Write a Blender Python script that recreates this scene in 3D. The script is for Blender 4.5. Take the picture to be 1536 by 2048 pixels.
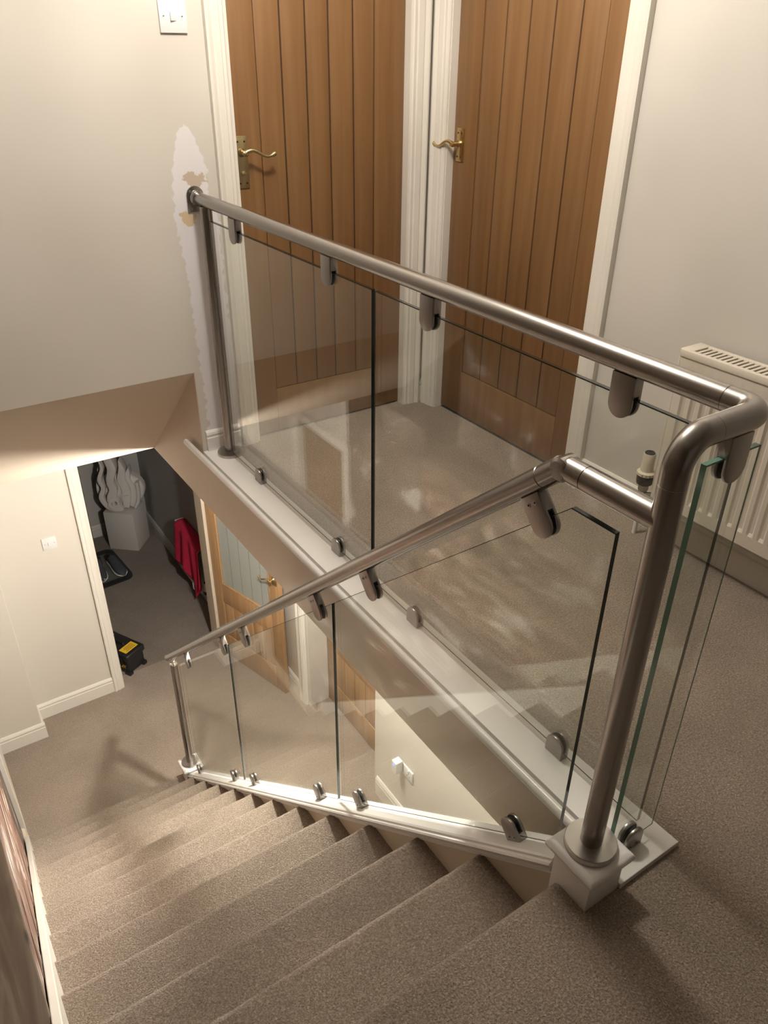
import bpy, bmesh, math, random
from mathutils import Vector, Matrix, noise
random.seed(7)
S = bpy.context.scene
for o in list(bpy.data.objects): bpy.data.objects.remove(o)
COL = S.collection

# ------------------------------------------------------------------ camera
YAW, PITCH, ROLL, FPX = 0.59215964, 0.53934295, 0.01166612, 1551.87
CAM = Vector((0, 0, 1.43))
fwd = Vector((math.sin(YAW) * math.cos(PITCH), math.cos(YAW) * math.cos(PITCH), -math.sin(PITCH)))
rgt0 = Vector((math.cos(YAW), -math.sin(YAW), 0))
up0 = rgt0.cross(fwd)
rgt = math.cos(ROLL) * rgt0 + math.sin(ROLL) * up0
upv = -math.sin(ROLL) * rgt0 + math.cos(ROLL) * up0
cam_d = bpy.data.cameras.new('camera')
cam = bpy.data.objects.new('camera', cam_d); COL.objects.link(cam)
mat = Matrix((rgt, upv, -fwd)).transposed().to_4x4(); mat.translation = CAM
cam.matrix_world = mat
cam_d.sensor_fit = 'VERTICAL'; cam_d.sensor_height = 24.0; cam_d.sensor_width = 18.0
cam_d.lens = 24.0 * FPX / 2048.0
cam_d.clip_start = 0.01; cam_d.clip_end = 60
S.camera = cam

# ------------------------------------------------------------------ world, lights, exposure
W = bpy.data.worlds.new('world'); S.world = W; W.use_nodes = True
W.node_tree.nodes['Background'].inputs[0].default_value = (0.9, 0.8, 0.68, 1)
W.node_tree.nodes['Background'].inputs[1].default_value = 0.02
S.view_settings.view_transform = 'Standard'; S.view_settings.look = 'None'
S.view_settings.gamma = 1; S.view_settings.use_curve_mapping = False
S.view_settings.exposure = 0.0

def lamp(name, loc, watts, col, rad, streak=None):
    d = bpy.data.lights.new(name, 'POINT'); d.energy = watts; d.color = col; d.shadow_soft_size = rad
    o = bpy.data.objects.new(name, d); o.location = loc; COL.objects.link(o)
    if streak:                                   # pleated shade: light leaves it in soft vertical fans
        d.use_nodes = True; nt = d.node_tree; em = nt.nodes['Emission']
        tc = nt.nodes.new('ShaderNodeTexCoord'); mp = nt.nodes.new('ShaderNodeMapping')
        mp.inputs['Scale'].default_value = (streak[0], streak[0], streak[1])
        nz = nt.nodes.new('ShaderNodeTexNoise'); nz.inputs['Scale'].default_value = 1; nz.inputs['Detail'].default_value = 2
        mr = nt.nodes.new('ShaderNodeMapRange'); mr.inputs[1].default_value = .3; mr.inputs[2].default_value = .7
        mr.inputs[3].default_value = 1 - streak[2]; mr.inputs[4].default_value = 1 + streak[2]
        nt.links.new(tc.outputs['Normal'], mp.inputs['Vector']); nt.links.new(mp.outputs[0], nz.inputs['Vector'])
        nt.links.new(nz.outputs[0], mr.inputs[0]); nt.links.new(mr.outputs[0], em.inputs['Strength'])
    return o
lamp('landing_lamp', (1.0, 1.8, 2.22), 70, (1.0, 0.92, 0.825), 0.09, (16, 2.0, .25))
lamp('hall_lamp', (1.2, 2.72, -0.328), 180, (1.0, 0.945, 0.865), 0.045)

# ------------------------------------------------------------------ materials
def newmat(name):
    m = bpy.data.materials.new(name); m.use_nodes = True
    nt = m.node_tree; p = nt.nodes['Principled BSDF']
    return m, nt, p
def N(nt, t, **kw):
    n = nt.nodes.new(t)
    for k, v in kw.items(): setattr(n, k, v)
    return n
def pbr(name, col, rough=.5, metal=0, noise_amt=0, nscale=(8, 8, 8), bump=0, bscale=60, spec=.5, rnd=0):
    m, nt, p = newmat(name); L = nt.links
    p.inputs['Base Color'].default_value = (*col, 1); p.inputs['Roughness'].default_value = rough
    p.inputs['Metallic'].default_value = metal
    p.inputs['Specular IOR Level'].default_value = spec
    tc = N(nt, 'ShaderNodeTexCoord')
    geo = N(nt, 'ShaderNodeNewGeometry')
    if noise_amt or rnd:
        mp = N(nt, 'ShaderNodeMapping'); mp.inputs['Scale'].default_value = nscale
        nz = N(nt, 'ShaderNodeTexNoise'); nz.inputs['Scale'].default_value = 1; nz.inputs['Detail'].default_value = 4
        L.new(geo.outputs['Position'], mp.inputs[0]); L.new(mp.outputs[0], nz.inputs['Vector'])
        mr = N(nt, 'ShaderNodeMapRange'); mr.inputs[3].default_value = 1 - noise_amt; mr.inputs[4].default_value = 1 + noise_amt
        L.new(nz.outputs[0], mr.inputs[0])
        last = mr.outputs[0]
        if rnd:
            oi = N(nt, 'ShaderNodeObjectInfo'); m2 = N(nt, 'ShaderNodeMapRange')
            m2.inputs[3].default_value = 1 - rnd; m2.inputs[4].default_value = 1 + rnd
            L.new(oi.outputs['Random'], m2.inputs[0])
            mu = N(nt, 'ShaderNodeMath', operation='MULTIPLY'); L.new(last, mu.inputs[0]); L.new(m2.outputs[0], mu.inputs[1]); last = mu.outputs[0]
        vm = N(nt, 'ShaderNodeVectorMath', operation='SCALE'); vm.inputs[0].default_value = col
        L.new(last, vm.inputs['Scale']); L.new(vm.outputs[0], p.inputs['Base Color'])
    if bump:
        b = N(nt, 'ShaderNodeBump'); b.inputs['Strength'].default_value = bump; b.inputs['Distance'].default_value = .002
        nb = N(nt, 'ShaderNodeTexNoise'); nb.inputs['Scale'].default_value = bscale; nb.inputs['Detail'].default_value = 3
        L.new(geo.outputs['Position'], nb.inputs['Vector']); L.new(nb.outputs[0], b.inputs['Height']); L.new(b.outputs[0], p.inputs['Normal'])
    return m

def ramp(nt, pts):
    r = N(nt, 'ShaderNodeValToRGB'); e = r.color_ramp.elements
    while len(e) < len(pts): e.new(.5)
    for k, (pos, c) in enumerate(pts):
        e[k].position = pos; e[k].color = (*c, 1)
    return r

def carpet_mat(name, c0, c1, c2):
    m, nt, p = newmat(name); L = nt.links
    geo = N(nt, 'ShaderNodeNewGeometry')
    nz = N(nt, 'ShaderNodeTexNoise'); nz.inputs['Scale'].default_value = 230; nz.inputs['Detail'].default_value = 3; nz.inputs['Roughness'].default_value = .65
    nz.inputs['Distortion'].default_value = .6
    L.new(geo.outputs['Position'], nz.inputs['Vector'])
    r = ramp(nt, [(.30, c0), (.5, c1), (.68, c2)]); L.new(nz.outputs[0], r.inputs[0])
    big = N(nt, 'ShaderNodeTexNoise'); big.inputs['Scale'].default_value = 3.2; big.inputs['Detail'].default_value = 3
    L.new(geo.outputs['Position'], big.inputs['Vector'])
    mr = N(nt, 'ShaderNodeMapRange'); mr.inputs[1].default_value = .3; mr.inputs[2].default_value = .7; mr.inputs[3].default_value = .88; mr.inputs[4].default_value = 1.1
    L.new(big.outputs[0], mr.inputs[0])
    vm = N(nt, 'ShaderNodeVectorMath', operation='SCALE'); L.new(r.outputs[0], vm.inputs[0]); L.new(mr.outputs[0], vm.inputs['Scale'])
    L.new(vm.outputs[0], p.inputs['Base Color'])
    p.inputs['Roughness'].default_value = 1; p.inputs['Specular IOR Level'].default_value = .05
    p.inputs['Sheen Weight'].default_value = .15
    vor = N(nt, 'ShaderNodeTexVoronoi'); vor.inputs['Scale'].default_value = 230
    L.new(geo.outputs['Position'], vor.inputs['Vector'])
    ad = N(nt, 'ShaderNodeMath', operation='SUBTRACT'); L.new(nz.outputs[0], ad.inputs[0])
    m3 = N(nt, 'ShaderNodeMath', operation='MULTIPLY'); m3.inputs[1].default_value = .35; L.new(vor.outputs['Distance'], m3.inputs[0]); L.new(m3.outputs[0], ad.inputs[1])
    b = N(nt, 'ShaderNodeBump'); b.inputs['Strength'].default_value = .8; b.inputs['Distance'].default_value = .0075
    L.new(ad.outputs[0], b.inputs['Height']); L.new(b.outputs[0], p.inputs['Normal'])
    return m

def wood_mat(name, c0, c1, c2, rough=.4, zs=1.6, xs=34, rnd=.07, axis=2):
    m, nt, p = newmat(name); L = nt.links
    geo = N(nt, 'ShaderNodeNewGeometry'); mp = N(nt, 'ShaderNodeMapping')
    sc = [xs, xs, xs]; sc[axis] = zs
    mp.inputs['Scale'].default_value = sc; L.new(geo.outputs['Position'], mp.inputs[0])
    oi = N(nt, 'ShaderNodeObjectInfo'); ml = N(nt, 'ShaderNodeMath', operation='MULTIPLY'); ml.inputs[1].default_value = 37
    L.new(oi.outputs['Random'], ml.inputs[0])
    ad = N(nt, 'ShaderNodeVectorMath', operation='ADD'); L.new(mp.outputs[0], ad.inputs[0]); L.new(ml.outputs[0], ad.inputs[1])
    nz = N(nt, 'ShaderNodeTexNoise'); nz.inputs['Scale'].default_value = 1; nz.inputs['Detail'].default_value = 6; nz.inputs['Distortion'].default_value = .5
    L.new(ad.outputs[0], nz.inputs['Vector'])
    r = ramp(nt, [(.28, c0), (.5, c1), (.74, c2)]); L.new(nz.outputs[0], r.inputs[0])
    m2 = N(nt, 'ShaderNodeMapRange'); m2.inputs[3].default_value = 1 - rnd; m2.inputs[4].default_value = 1 + rnd
    L.new(oi.outputs['Random'], m2.inputs[0])
    vm = N(nt, 'ShaderNodeVectorMath', operation='SCALE'); L.new(r.outputs[0], vm.inputs[0]); L.new(m2.outputs[0], vm.inputs['Scale'])
    L.new(vm.outputs[0], p.inputs['Base Color']); p.inputs['Roughness'].default_value = rough
    b = N(nt, 'ShaderNodeBump'); b.inputs['Strength'].default_value = .12; b.inputs['Distance'].default_value = .001
    L.new(nz.outputs[0], b.inputs['Height']); L.new(b.outputs[0], p.inputs['Normal'])
    return m

M = {}
M['carpet'] = carpet_mat('carpet', (.195, .150, .115), (.305, .243, .192), (.46, .38, .31))
M['wall'] = pbr('wall_paint', (.60, .57, .52), .55, noise_amt=.03, nscale=(2, 2, 2), bump=.06, bscale=180)
M['wall_low'] = pbr('hall_paint', (.65, .61, .545), .55, noise_amt=.03, nscale=(2, 2, 2), bump=.05, bscale=180)
M['bulkhead'] = pbr('bulkhead_paint', (.56, .475, .385), .55, noise_amt=.03, nscale=(2, 2, 2), bump=.05, bscale=160)
M['reveal'] = pbr('reveal_plaster', (.66, .62, .57), .6, noise_amt=.1, nscale=(6, 6, 6))
M['ceil'] = pbr('ceiling_paint', (.75, .73, .68), .7)
M['white'] = pbr('white_gloss', (.79, .77, .74), .28, noise_amt=.02, nscale=(3, 30, 3))
M['trim'] = pbr('trim_gloss', (.75, .715, .65), .3, noise_amt=.03, nscale=(90, 90, 2))
M['string'] = pbr('string_cream', (.58, .50, .39), .45, noise_amt=.04, nscale=(5, 5, 5))
M['plastic'] = pbr('white_plastic', (.74, .74, .73), .3)
M['screw'] = pbr('steel_screw', (.45, .44, .42), .35, 1)
M['steel'] = pbr('brushed_steel', (.33, .31, .29), .25, 1)
M['cover'] = pbr('satin_cover', (.50, .475, .445), .30, 1)
M['chrome'] = pbr('clamp_steel', (.34, .315, .295), .32, 1)
M['bright'] = pbr('polished_chrome', (.8, .78, .75), .12, 1)
M['rubber'] = pbr('black_rubber', (.006, .007, .008), .5)
M['brass'] = pbr('brass', (.62, .48, .24), .25, 1)
M['brassold'] = pbr('aged_brass', (.45, .37, .21), .38, 1, noise_amt=.1, nscale=(40, 40, 40))
M['oak'] = wood_mat('oak_door', (.180, .090, .034), (.205, .106, .042), (.235, .126, .051), rnd=.03)
M['oak2'] = wood_mat('light_oak', (.30, .172, .078), (.37, .22, .105), (.43, .27, .138), rough=.35)
M['gap'] = pbr('dark_gap', (.045, .022, .01), .8)
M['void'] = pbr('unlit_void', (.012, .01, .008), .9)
M['rad'] = pbr('radiator_enamel', (.66, .60, .51), .35)
M['slot'] = pbr('slot_dark', (.03, .028, .025), .8)
M['cream'] = pbr('cream_plastic', (.62, .56, .44), .35)
M['black'] = pbr('black_plastic', (.012, .012, .013), .4)
M['yellow'] = pbr('yellow_label', (.75, .48, .03), .5)
M['red'] = pbr('red_fleece', (.46, .008, .045), .9, noise_amt=.15, nscale=(30, 30, 30), bump=.2, bscale=300)
M['plinth'] = pbr('plinth_white', (.50, .48, .45), .6)
M['plaster'] = pbr('plaster_white', (.55, .52, .49), .7, noise_amt=.06, nscale=(12, 12, 12))
M['navy'] = pbr('navy_mesh', (.045, .05, .062), .8, bump=.3, bscale=500)
M['sole'] = pbr('white_sole', (.6, .57, .52), .6)
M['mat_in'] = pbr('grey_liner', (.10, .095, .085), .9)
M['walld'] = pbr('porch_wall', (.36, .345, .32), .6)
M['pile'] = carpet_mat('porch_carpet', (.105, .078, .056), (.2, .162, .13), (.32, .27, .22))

# blue indicator: lit
m, nt, p = newmat('blue_led'); p.inputs['Base Color'].default_value = (.05, .12, 1, 1)
p.inputs['Emission Color'].default_value = (.06, .16, 1, 1); p.inputs['Emission Strength'].default_value = 4; M['led'] = m

# glass: clear sheet, Schlick reflection, light green tint
def glass_mat(name, tint, f0=.045, rough=0.0):
    m, nt, p = newmat(name); L = nt.links; nt.nodes.remove(p); out = nt.nodes['Material Output']
    geo = N(nt, 'ShaderNodeNewGeometry')
    dt = N(nt, 'ShaderNodeVectorMath', operation='DOT_PRODUCT'); L.new(geo.outputs['Normal'], dt.inputs[0]); L.new(geo.outputs['Incoming'], dt.inputs[1])
    ab = N(nt, 'ShaderNodeMath', operation='ABSOLUTE'); L.new(dt.outputs['Value'], ab.inputs[0])
    on = N(nt, 'ShaderNodeMath', operation='SUBTRACT'); on.inputs[0].default_value = 1; L.new(ab.outputs[0], on.inputs[1])
    pw = N(nt, 'ShaderNodeMath', operation='POWER'); pw.inputs[1].default_value = 5; L.new(on.outputs[0], pw.inputs[0])
    ma = N(nt, 'ShaderNodeMath', operation='MULTIPLY_ADD'); ma.inputs[1].default_value = 1 - f0; ma.inputs[2].default_value = f0; L.new(pw.outputs[0], ma.inputs[0])
    tr = N(nt, 'ShaderNodeBsdfTransparent'); tr.inputs[0].default_value = (*tint, 1)
    gl = N(nt, 'ShaderNodeBsdfGlossy'); gl.inputs['Roughness'].default_value = rough; gl.inputs[0].default_value = (1, 1, 1, 1)
    mx = N(nt, 'ShaderNodeMixShader'); L.new(ma.outputs[0], mx.inputs[0]); L.new(tr.outputs[0], mx.inputs[1]); L.new(gl.outputs[0], mx.inputs[2])
    L.new(mx.outputs[0], out.inputs['Surface']); return m
M['glass'] = glass_mat('clear_glass', (.955, .972, .955))
M['gedge'] = pbr('glass_edge', (.006, .022, .018), .15)
M['gedge2'] = pbr('glass_edge_green', (.14, .27, .20), .2)
m, nt, p = newmat('door_glass')
p.inputs['Base Color'].default_value = (.345, .36, .33, 1); p.inputs['Roughness'].default_value = .15; p.inputs['Specular IOR Level'].default_value = .6
M['doorglass'] = m; M['etch'] = pbr('etched_glass', (.13, .15, .14), .6)

# weathered boards: red-brown timber with flaking white paint, streaks along the boards
m, nt, p = newmat('weathered_boards'); L = nt.links
geo = N(nt, 'ShaderNodeNewGeometry'); mp = N(nt, 'ShaderNodeMapping'); mp.inputs['Scale'].default_value = (9, 3.0, 12)
L.new(geo.outputs['Position'], mp.inputs[0])
nz = N(nt, 'ShaderNodeTexNoise'); nz.inputs['Scale'].default_value = 1; nz.inputs['Detail'].default_value = 7; nz.inputs['Distortion'].default_value = 1.2
L.new(mp.outputs[0], nz.inputs['Vector'])
r = ramp(nt, [(.30, (.05, .025, .015)), (.42, (.13, .07, .05)), (.52, (.20, .115, .085)), (.60, (.30, .20, .14)), (.645, (.55, .50, .46))])
L.new(nz.outputs[0], r.inputs[0]); L.new(r.outputs[0], p.inputs['Base Color']); p.inputs['Roughness'].default_value = .8
b = N(nt, 'ShaderNodeBump'); b.inputs['Strength'].default_value = .7; b.inputs['Distance'].default_value = .004; L.new(nz.outputs[0], b.inputs['Height']); L.new(b.outputs[0], p.inputs['Normal'])
M['weather'] = m
# stripped wall on the stair's left: bare brown plaster with white filler patches
m, nt, p = newmat('stripped_wall'); L = nt.links
geo = N(nt, 'ShaderNodeNewGeometry')
nz = N(nt, 'ShaderNodeTexNoise'); nz.inputs['Scale'].default_value = 3.4; nz.inputs['Detail'].default_value = 6; nz.inputs['Roughness'].default_value = .6; nz.inputs['Distortion'].default_value = .5
L.new(geo.outputs['Position'], nz.inputs['Vector'])
r = ramp(nt, [(.30, (.05, .036, .026)), (.50, (.12, .088, .064)), (.60, (.17, .13, .10)), (.645, (.5, .47, .44))])
L.new(nz.outputs[0], r.inputs[0]); L.new(r.outputs[0], p.inputs['Base Color']); p.inputs['Roughness'].default_value = .9
M['stripped'] = m
# rustic ledge timber with knots
m, nt, p = newmat('rustic_timber'); L = nt.links
geo = N(nt, 'ShaderNodeNewGeometry'); mp = N(nt, 'ShaderNodeMapping'); mp.inputs['Scale'].default_value = (26, 2.6, 26); L.new(geo.outputs['Position'], mp.inputs[0])
nz = N(nt, 'ShaderNodeTexNoise'); nz.inputs['Scale'].default_value = 1; nz.inputs['Detail'].default_value = 5; nz.inputs['Distortion'].default_value = .8; L.new(mp.outputs[0], nz.inputs['Vector'])
r = ramp(nt, [(.3, (.07, .043, .025)), (.5, (.13, .085, .052)), (.72, (.22, .17, .13))]); L.new(nz.outputs[0], r.inputs[0])
mp2 = N(nt, 'ShaderNodeMapping'); mp2.inputs['Scale'].default_value = (16, 7, 16); L.new(geo.outputs['Position'], mp2.inputs[0])
vo = N(nt, 'ShaderNodeTexVoronoi'); vo.inputs['Scale'].default_value = 1; L.new(mp2.outputs[0], vo.inputs['Vector'])
r2 = ramp(nt, [(.10, (.12, .1, .1)), (.22, (1, 1, 1))]); L.new(vo.outputs['Distance'], r2.inputs[0])
mx = N(nt, 'ShaderNodeVectorMath', operation='MULTIPLY'); L.new(r.outputs[0], mx.inputs[0]); L.new(r2.outputs[0], mx.inputs[1]); L.new(mx.outputs[0], p.inputs['Base Color'])
p.inputs['Roughness'].default_value = .65; M['rustic'] = m

# far landing wall: paint with bare filler patch round the rail flange
m, nt, p = newmat('patched_wall'); L = nt.links
geo = N(nt, 'ShaderNodeNewGeometry'); sp = N(nt, 'ShaderNodeSeparateXYZ'); L.new(geo.outputs['Position'], sp.inputs[0])
n1 = N(nt, 'ShaderNodeTexNoise'); n1.inputs['Scale'].default_value = 34; n1.inputs['Detail'].default_value = 5; L.new(geo.outputs['Position'], n1.inputs['Vector'])
def fcurve(pts):                                       # value as a function of z (0.2..1.3)
    mr = N(nt, 'ShaderNodeMapRange'); mr.inputs[1].default_value = .2; mr.inputs[2].default_value = 1.3; L.new(sp.outputs['Z'], mr.inputs[0])
    fc = N(nt, 'ShaderNodeFloatCurve'); c = fc.mapping.curves[0]
    pts = [((z - .2) / 1.1, (x - .9) / .3) for z, x in pts]
    while len(c.points) < len(pts): c.points.new(.5, .5)
    for k, (a, bb) in enumerate(pts): c.points[k].location = (a, bb); c.points[k].handle_type = 'VECTOR'
    fc.mapping.update(); L.new(mr.outputs[0], fc.inputs['Value'])
    ma = N(nt, 'ShaderNodeMath', operation='MULTIPLY_ADD'); ma.inputs[1].default_value = .3; ma.inputs[2].default_value = .9; L.new(fc.outputs[0], ma.inputs[0]); return ma.outputs[0]
def mth(op, a, b=None, c=None):
    n = N(nt, 'ShaderNodeMath', operation=op)
    for k, v in enumerate((a, b, c)):
        if v is None: continue
        if isinstance(v, (int, float)): n.inputs[k].default_value = v
        else: L.new(v, n.inputs[k])
    return n.outputs[0]
xl = fcurve([(.2, 1.0), (.36, .996), (.7, .984), (.9, .966), (1.02, .972), (1.14, .995), (1.18, 1.012), (1.205, 1.033), (1.3, 1.1)])
xr = fcurve([(.2, 1.16), (.36, 1.14), (.7, 1.13), (.9, 1.13), (.96, 1.105), (1.076, 1.10), (1.165, 1.075), (1.19, 1.05), (1.205, 1.036), (1.3, 1.03)])
nn = mth('MULTIPLY_ADD', n1.outputs[0], .05, -.025)
xx = mth('ADD', sp.outputs['X'], nn)
inl = mth('MULTIPLY', mth('SUBTRACT', xx, xl), 260); inr = mth('MULTIPLY', mth('SUBTRACT', xr, xx), 260)
mask = mth('MINIMUM', inl, inr); cl = N(nt, 'ShaderNodeClamp'); L.new(mask, cl.inputs[0]); mask = cl.outputs[0]
# torn beige/ochre paper just above and just below the flange
dz = mth('SUBTRACT', sp.outputs['Z'], 1.03); dx = mth('SUBTRACT', sp.outputs['X'], 1.048)
d1 = mth('SQRT', mth('ADD', mth('MULTIPLY', mth('MULTIPLY', dz, dz), 2.2), mth('MULTIPLY', dx, dx)))
ring = mth('MULTIPLY', mth('SUBTRACT', mth('ADD', .040, mth('MULTIPLY_ADD', n1.outputs[0], .11, -.055)), d1), 200)
c1 = N(nt, 'ShaderNodeClamp'); L.new(ring, c1.inputs[0])
dz2 = mth('SUBTRACT', sp.outputs['Z'], .905); dx2 = mth('SUBTRACT', sp.outputs['X'], 1.015)
d2 = mth('SQRT', mth('ADD', mth('MULTIPLY', mth('MULTIPLY', dz2, dz2), 1.6), mth('MULTIPLY', dx2, dx2)))
rg2 = mth('MULTIPLY', mth('SUBTRACT', mth('ADD', .03, mth('MULTIPLY_ADD', n1.outputs[0], .08, -.04)), d2), 200)
c2 = N(nt, 'ShaderNodeClamp'); L.new(rg2, c2.inputs[0])
def mixc(f, a, b):
    n = N(nt, 'ShaderNodeMix', data_type='RGBA'); L.new(f, n.inputs[0])
    for k, v in ((6, a), (7, b)):
        if isinstance(v, tuple): n.inputs[k].default_value = (*v, 1)
        else: L.new(v, n.inputs[k])
    return n.outputs[2]
base = mixc(mask, (.60, .565, .51), (.72, .70, .72))
base = mixc(c1.outputs[0], base, (.50, .41, .33)); base = mixc(c2.outputs[0], base, (.58, .46, .31))
L.new(base, p.inputs['Base Color']); p.inputs['Roughness'].default_value = .55
bb = N(nt, 'ShaderNodeBump'); bb.inputs['Strength'].default_value = .25; bb.inputs['Distance'].default_value = .0015
L.new(mth('MULTIPLY_ADD', mask, .6, mth('MULTIPLY', n1.outputs[0], .3)), bb.inputs['Height']); L.new(bb.outputs[0], p.inputs['Normal'])
M['patched'] = m

# ------------------------------------------------------------------ mesh helpers
def text_mesh(name, body, size, ext, m_, parent, align='LEFT'):
    cu = bpy.data.curves.new(name, 'FONT'); cu.body = body; cu.size = size; cu.align_x = align; cu.extrude = ext
    t = bpy.data.objects.new(name, cu); COL.objects.link(t); bpy.context.view_layer.update()
    me = bpy.data.meshes.new_from_object(t.evaluated_get(bpy.context.evaluated_depsgraph_get()))
    bpy.data.objects.remove(t); me.materials.clear(); me.materials.append(M[m_])
    o = bpy.data.objects.new(name, me); COL.objects.link(o); o.parent = parent; return o
class MB:
    def __init__(s): s.v = []; s.f = []; s.mi = []
    def add(s, vs, fs, mi=0):
        k = len(s.v); s.v += [tuple(v) for v in vs]; s.f += [tuple(i + k for i in f) for f in fs]; s.mi += [mi] * len(fs); return s
    def box(s, x0, y0, z0, x1, y1, z1, mi=0):
        x0, x1 = sorted((x0, x1)); y0, y1 = sorted((y0, y1)); z0, z1 = sorted((z0, z1))
        return s.add([(x0, y0, z0), (x1, y0, z0), (x1, y1, z0), (x0, y1, z0), (x0, y0, z1), (x1, y0, z1), (x1, y1, z1), (x0, y1, z1)],
                     [(0, 3, 2, 1), (4, 5, 6, 7), (0, 1, 5, 4), (1, 2, 6, 5), (2, 3, 7, 6), (3, 0, 4, 7)], mi)
    def prism(s, poly, fn, a, b, mi=0, cap=True):
        """poly: 2-D loop; fn(u, v, t) -> xyz; extruded from t=a to t=b"""
        n = len(poly)
        vs = [fn(u, v, a) for u, v in poly] + [fn(u, v, b) for u, v in poly]
        fs = [(i, (i + 1) % n, (i + 1) % n + n, i + n) for i in range(n)]
        if cap: fs += [tuple(range(n - 1, -1, -1)), tuple(range(n, 2 * n))]
        return s.add(vs, fs, mi)
    def tube(s, path, r, seg=24, cap=True, mi=0):
        P = [Vector(p) for p in path]; R = r if isinstance(r, (list, tuple)) else [r] * len(P)
        rings = []; prev = None
        for i, p in enumerate(P):
            t = (P[min(i + 1, len(P) - 1)] - P[max(i - 1, 0)]).normalized()
            if prev is None:
                a = Vector((0, 0, 1)) if abs(t.z) < .9 else Vector((1, 0, 0))
                u = t.cross(a).normalized()
            else: u = (prev - t * prev.dot(t)).normalized()
            w = t.cross(u); prev = u
            rings.append([p + R[i] * (math.cos(2 * math.pi * k / seg) * u + math.sin(2 * math.pi * k / seg) * w) for k in range(seg)])
        vs = [v for rg in rings for v in rg]; fs = []
        for i in range(len(P) - 1):
            for k in range(seg):
                a = i * seg + k; b2 = i * seg + (k + 1) % seg
                fs.append((a, b2, b2 + seg, a + seg))
        if cap: fs += [tuple(range(seg - 1, -1, -1)), tuple((len(P) - 1) * seg + k for k in range(seg))]
        return s.add(vs, fs, mi)
    def lathe(s, prof, c, axis=(0, 0, 1), seg=28, mi=0):
        c = Vector(c); ax = Vector(axis).normalized()
        a = Vector((1, 0, 0)) if abs(ax.x) < .9 else Vector((0, 1, 0)); u = ax.cross(a).normalized(); w = ax.cross(u)
        vs = []; fs = []
        for r, h in prof:
            vs += [c + ax * h + r * (math.cos(2 * math.pi * k / seg) * u + math.sin(2 * math.pi * k / seg) * w) for k in range(seg)]
        for i in range(len(prof) - 1):
            for k in range(seg):
                a0 = i * seg + k; b0 = i * seg + (k + 1) % seg; fs.append((a0, b0, b0 + seg, a0 + seg))
        fs += [tuple(range(seg - 1, -1, -1)), tuple((len(prof) - 1) * seg + k for k in range(seg))]
        return s.add(vs, fs, mi)
    def xf(s, mx): s.v = [tuple(mx @ Vector(v)) for v in s.v]; return s

def mesh_of(name, mb, mats, bevel=0, seg=2, smooth=35):
    me = bpy.data.meshes.new(name); me.from_pydata([tuple(v) for v in mb.v], [], mb.f)
    for mt in (mats if isinstance(mats, (list, tuple)) else [mats]): me.materials.append(M[mt])
    for p_, k in zip(me.polygons, mb.mi): p_.material_index = k
    bm = bmesh.new(); bm.from_mesh(me); bmesh.ops.recalc_face_normals(bm, faces=bm.faces)
    if bevel:
        es = [e for e in bm.edges if len(e.link_faces) == 2 and e.calc_face_angle(0) > .5]
        bmesh.ops.bevel(bm, geom=es, offset=bevel, segments=seg, affect='EDGES', profile=.5, clamp_overlap=True)
    bm.to_mesh(me); bm.free()
    if smooth:
        me.shade_smooth(); me.set_sharp_from_angle(angle=math.radians(smooth))
    return me
def wloc(p):
    v = Vector((0, 0, 0))
    while p: v += p.location; p = p.parent
    return v
def obj(name, mb, mats, parent=None, bevel=0, seg=2, smooth=35, kind=None, label=None, cat=None, group=None, origin=None):
    if parent is not None: o0 = wloc(parent)
    elif origin: o0 = Vector(origin)
    else:
        xs = [v[0] for v in mb.v]; ys = [v[1] for v in mb.v]; zs = [v[2] for v in mb.v]
        o0 = Vector(((min(xs) + max(xs)) / 2, (min(ys) + max(ys)) / 2, min(zs)))
    mb.xf(Matrix.Translation(-o0))
    o = bpy.data.objects.new(name, mesh_of(name, mb, mats, bevel, seg, smooth)); COL.objects.link(o)
    if parent is not None: o.parent = parent
    else: o.location = o0
    tag(o, label, cat, group, kind); return o
def tag(o, label=None, cat=None, group=None, kind=None):
    if label: o['label'] = label
    if cat: o['category'] = cat
    if group: o['group'] = group
    if kind: o['kind'] = kind
def thing(name, loc, label=None, cat=None, group=None, kind=None):
    o = bpy.data.objects.new(name, None); o.empty_display_size = .05; COL.objects.link(o); o.location = loc; tag(o, label, cat, group, kind); return o
def dup(root, loc, parent=None, label=None, rot=None):
    r = root.copy(); COL.objects.link(r); r.location = loc
    if parent is not None: r.parent = parent
    if rot is not None: r.rotation_euler = rot
    if label: r['label'] = label
    for ch in list(root.children):
        c = ch.copy(); COL.objects.link(c); c.parent = r
        for g in ch.children:
            d = g.copy(); COL.objects.link(d); d.parent = c
    return r
def fillet(pts, rads, n=8):
    out = [Vector(pts[0])]
    for i in range(1, len(pts) - 1):
        a, b, c = Vector(pts[i - 1]), Vector(pts[i]), Vector(pts[i + 1]); r = rads[i - 1]
        d1 = (a - b).normalized(); d2 = (c - b).normalized(); th = d1.angle(d2); t = r / math.tan(th / 2)
        p1 = b + d1 * t; cen = b + (d1 + d2).normalized() * (r / math.sin(th / 2))
        v1 = p1 - cen; v2 = b + d2 * t - cen; ang = v1.angle(v2); ax = v1.cross(v2).normalized()
        for k in range(n + 1): out.append(cen + Matrix.Rotation(ang * k / n, 3, ax) @ v1)
    out.append(Vector(pts[-1])); return out
XYZ = lambda u, v, t: (t, u, v)          # profile in y,z ; extruded along x
YX = lambda u, v, t: (u, t, v)           # profile in x,z ; extruded along y
ZX = lambda u, v, t: (u, v, t)           # profile in x,y ; extruded along z

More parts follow.
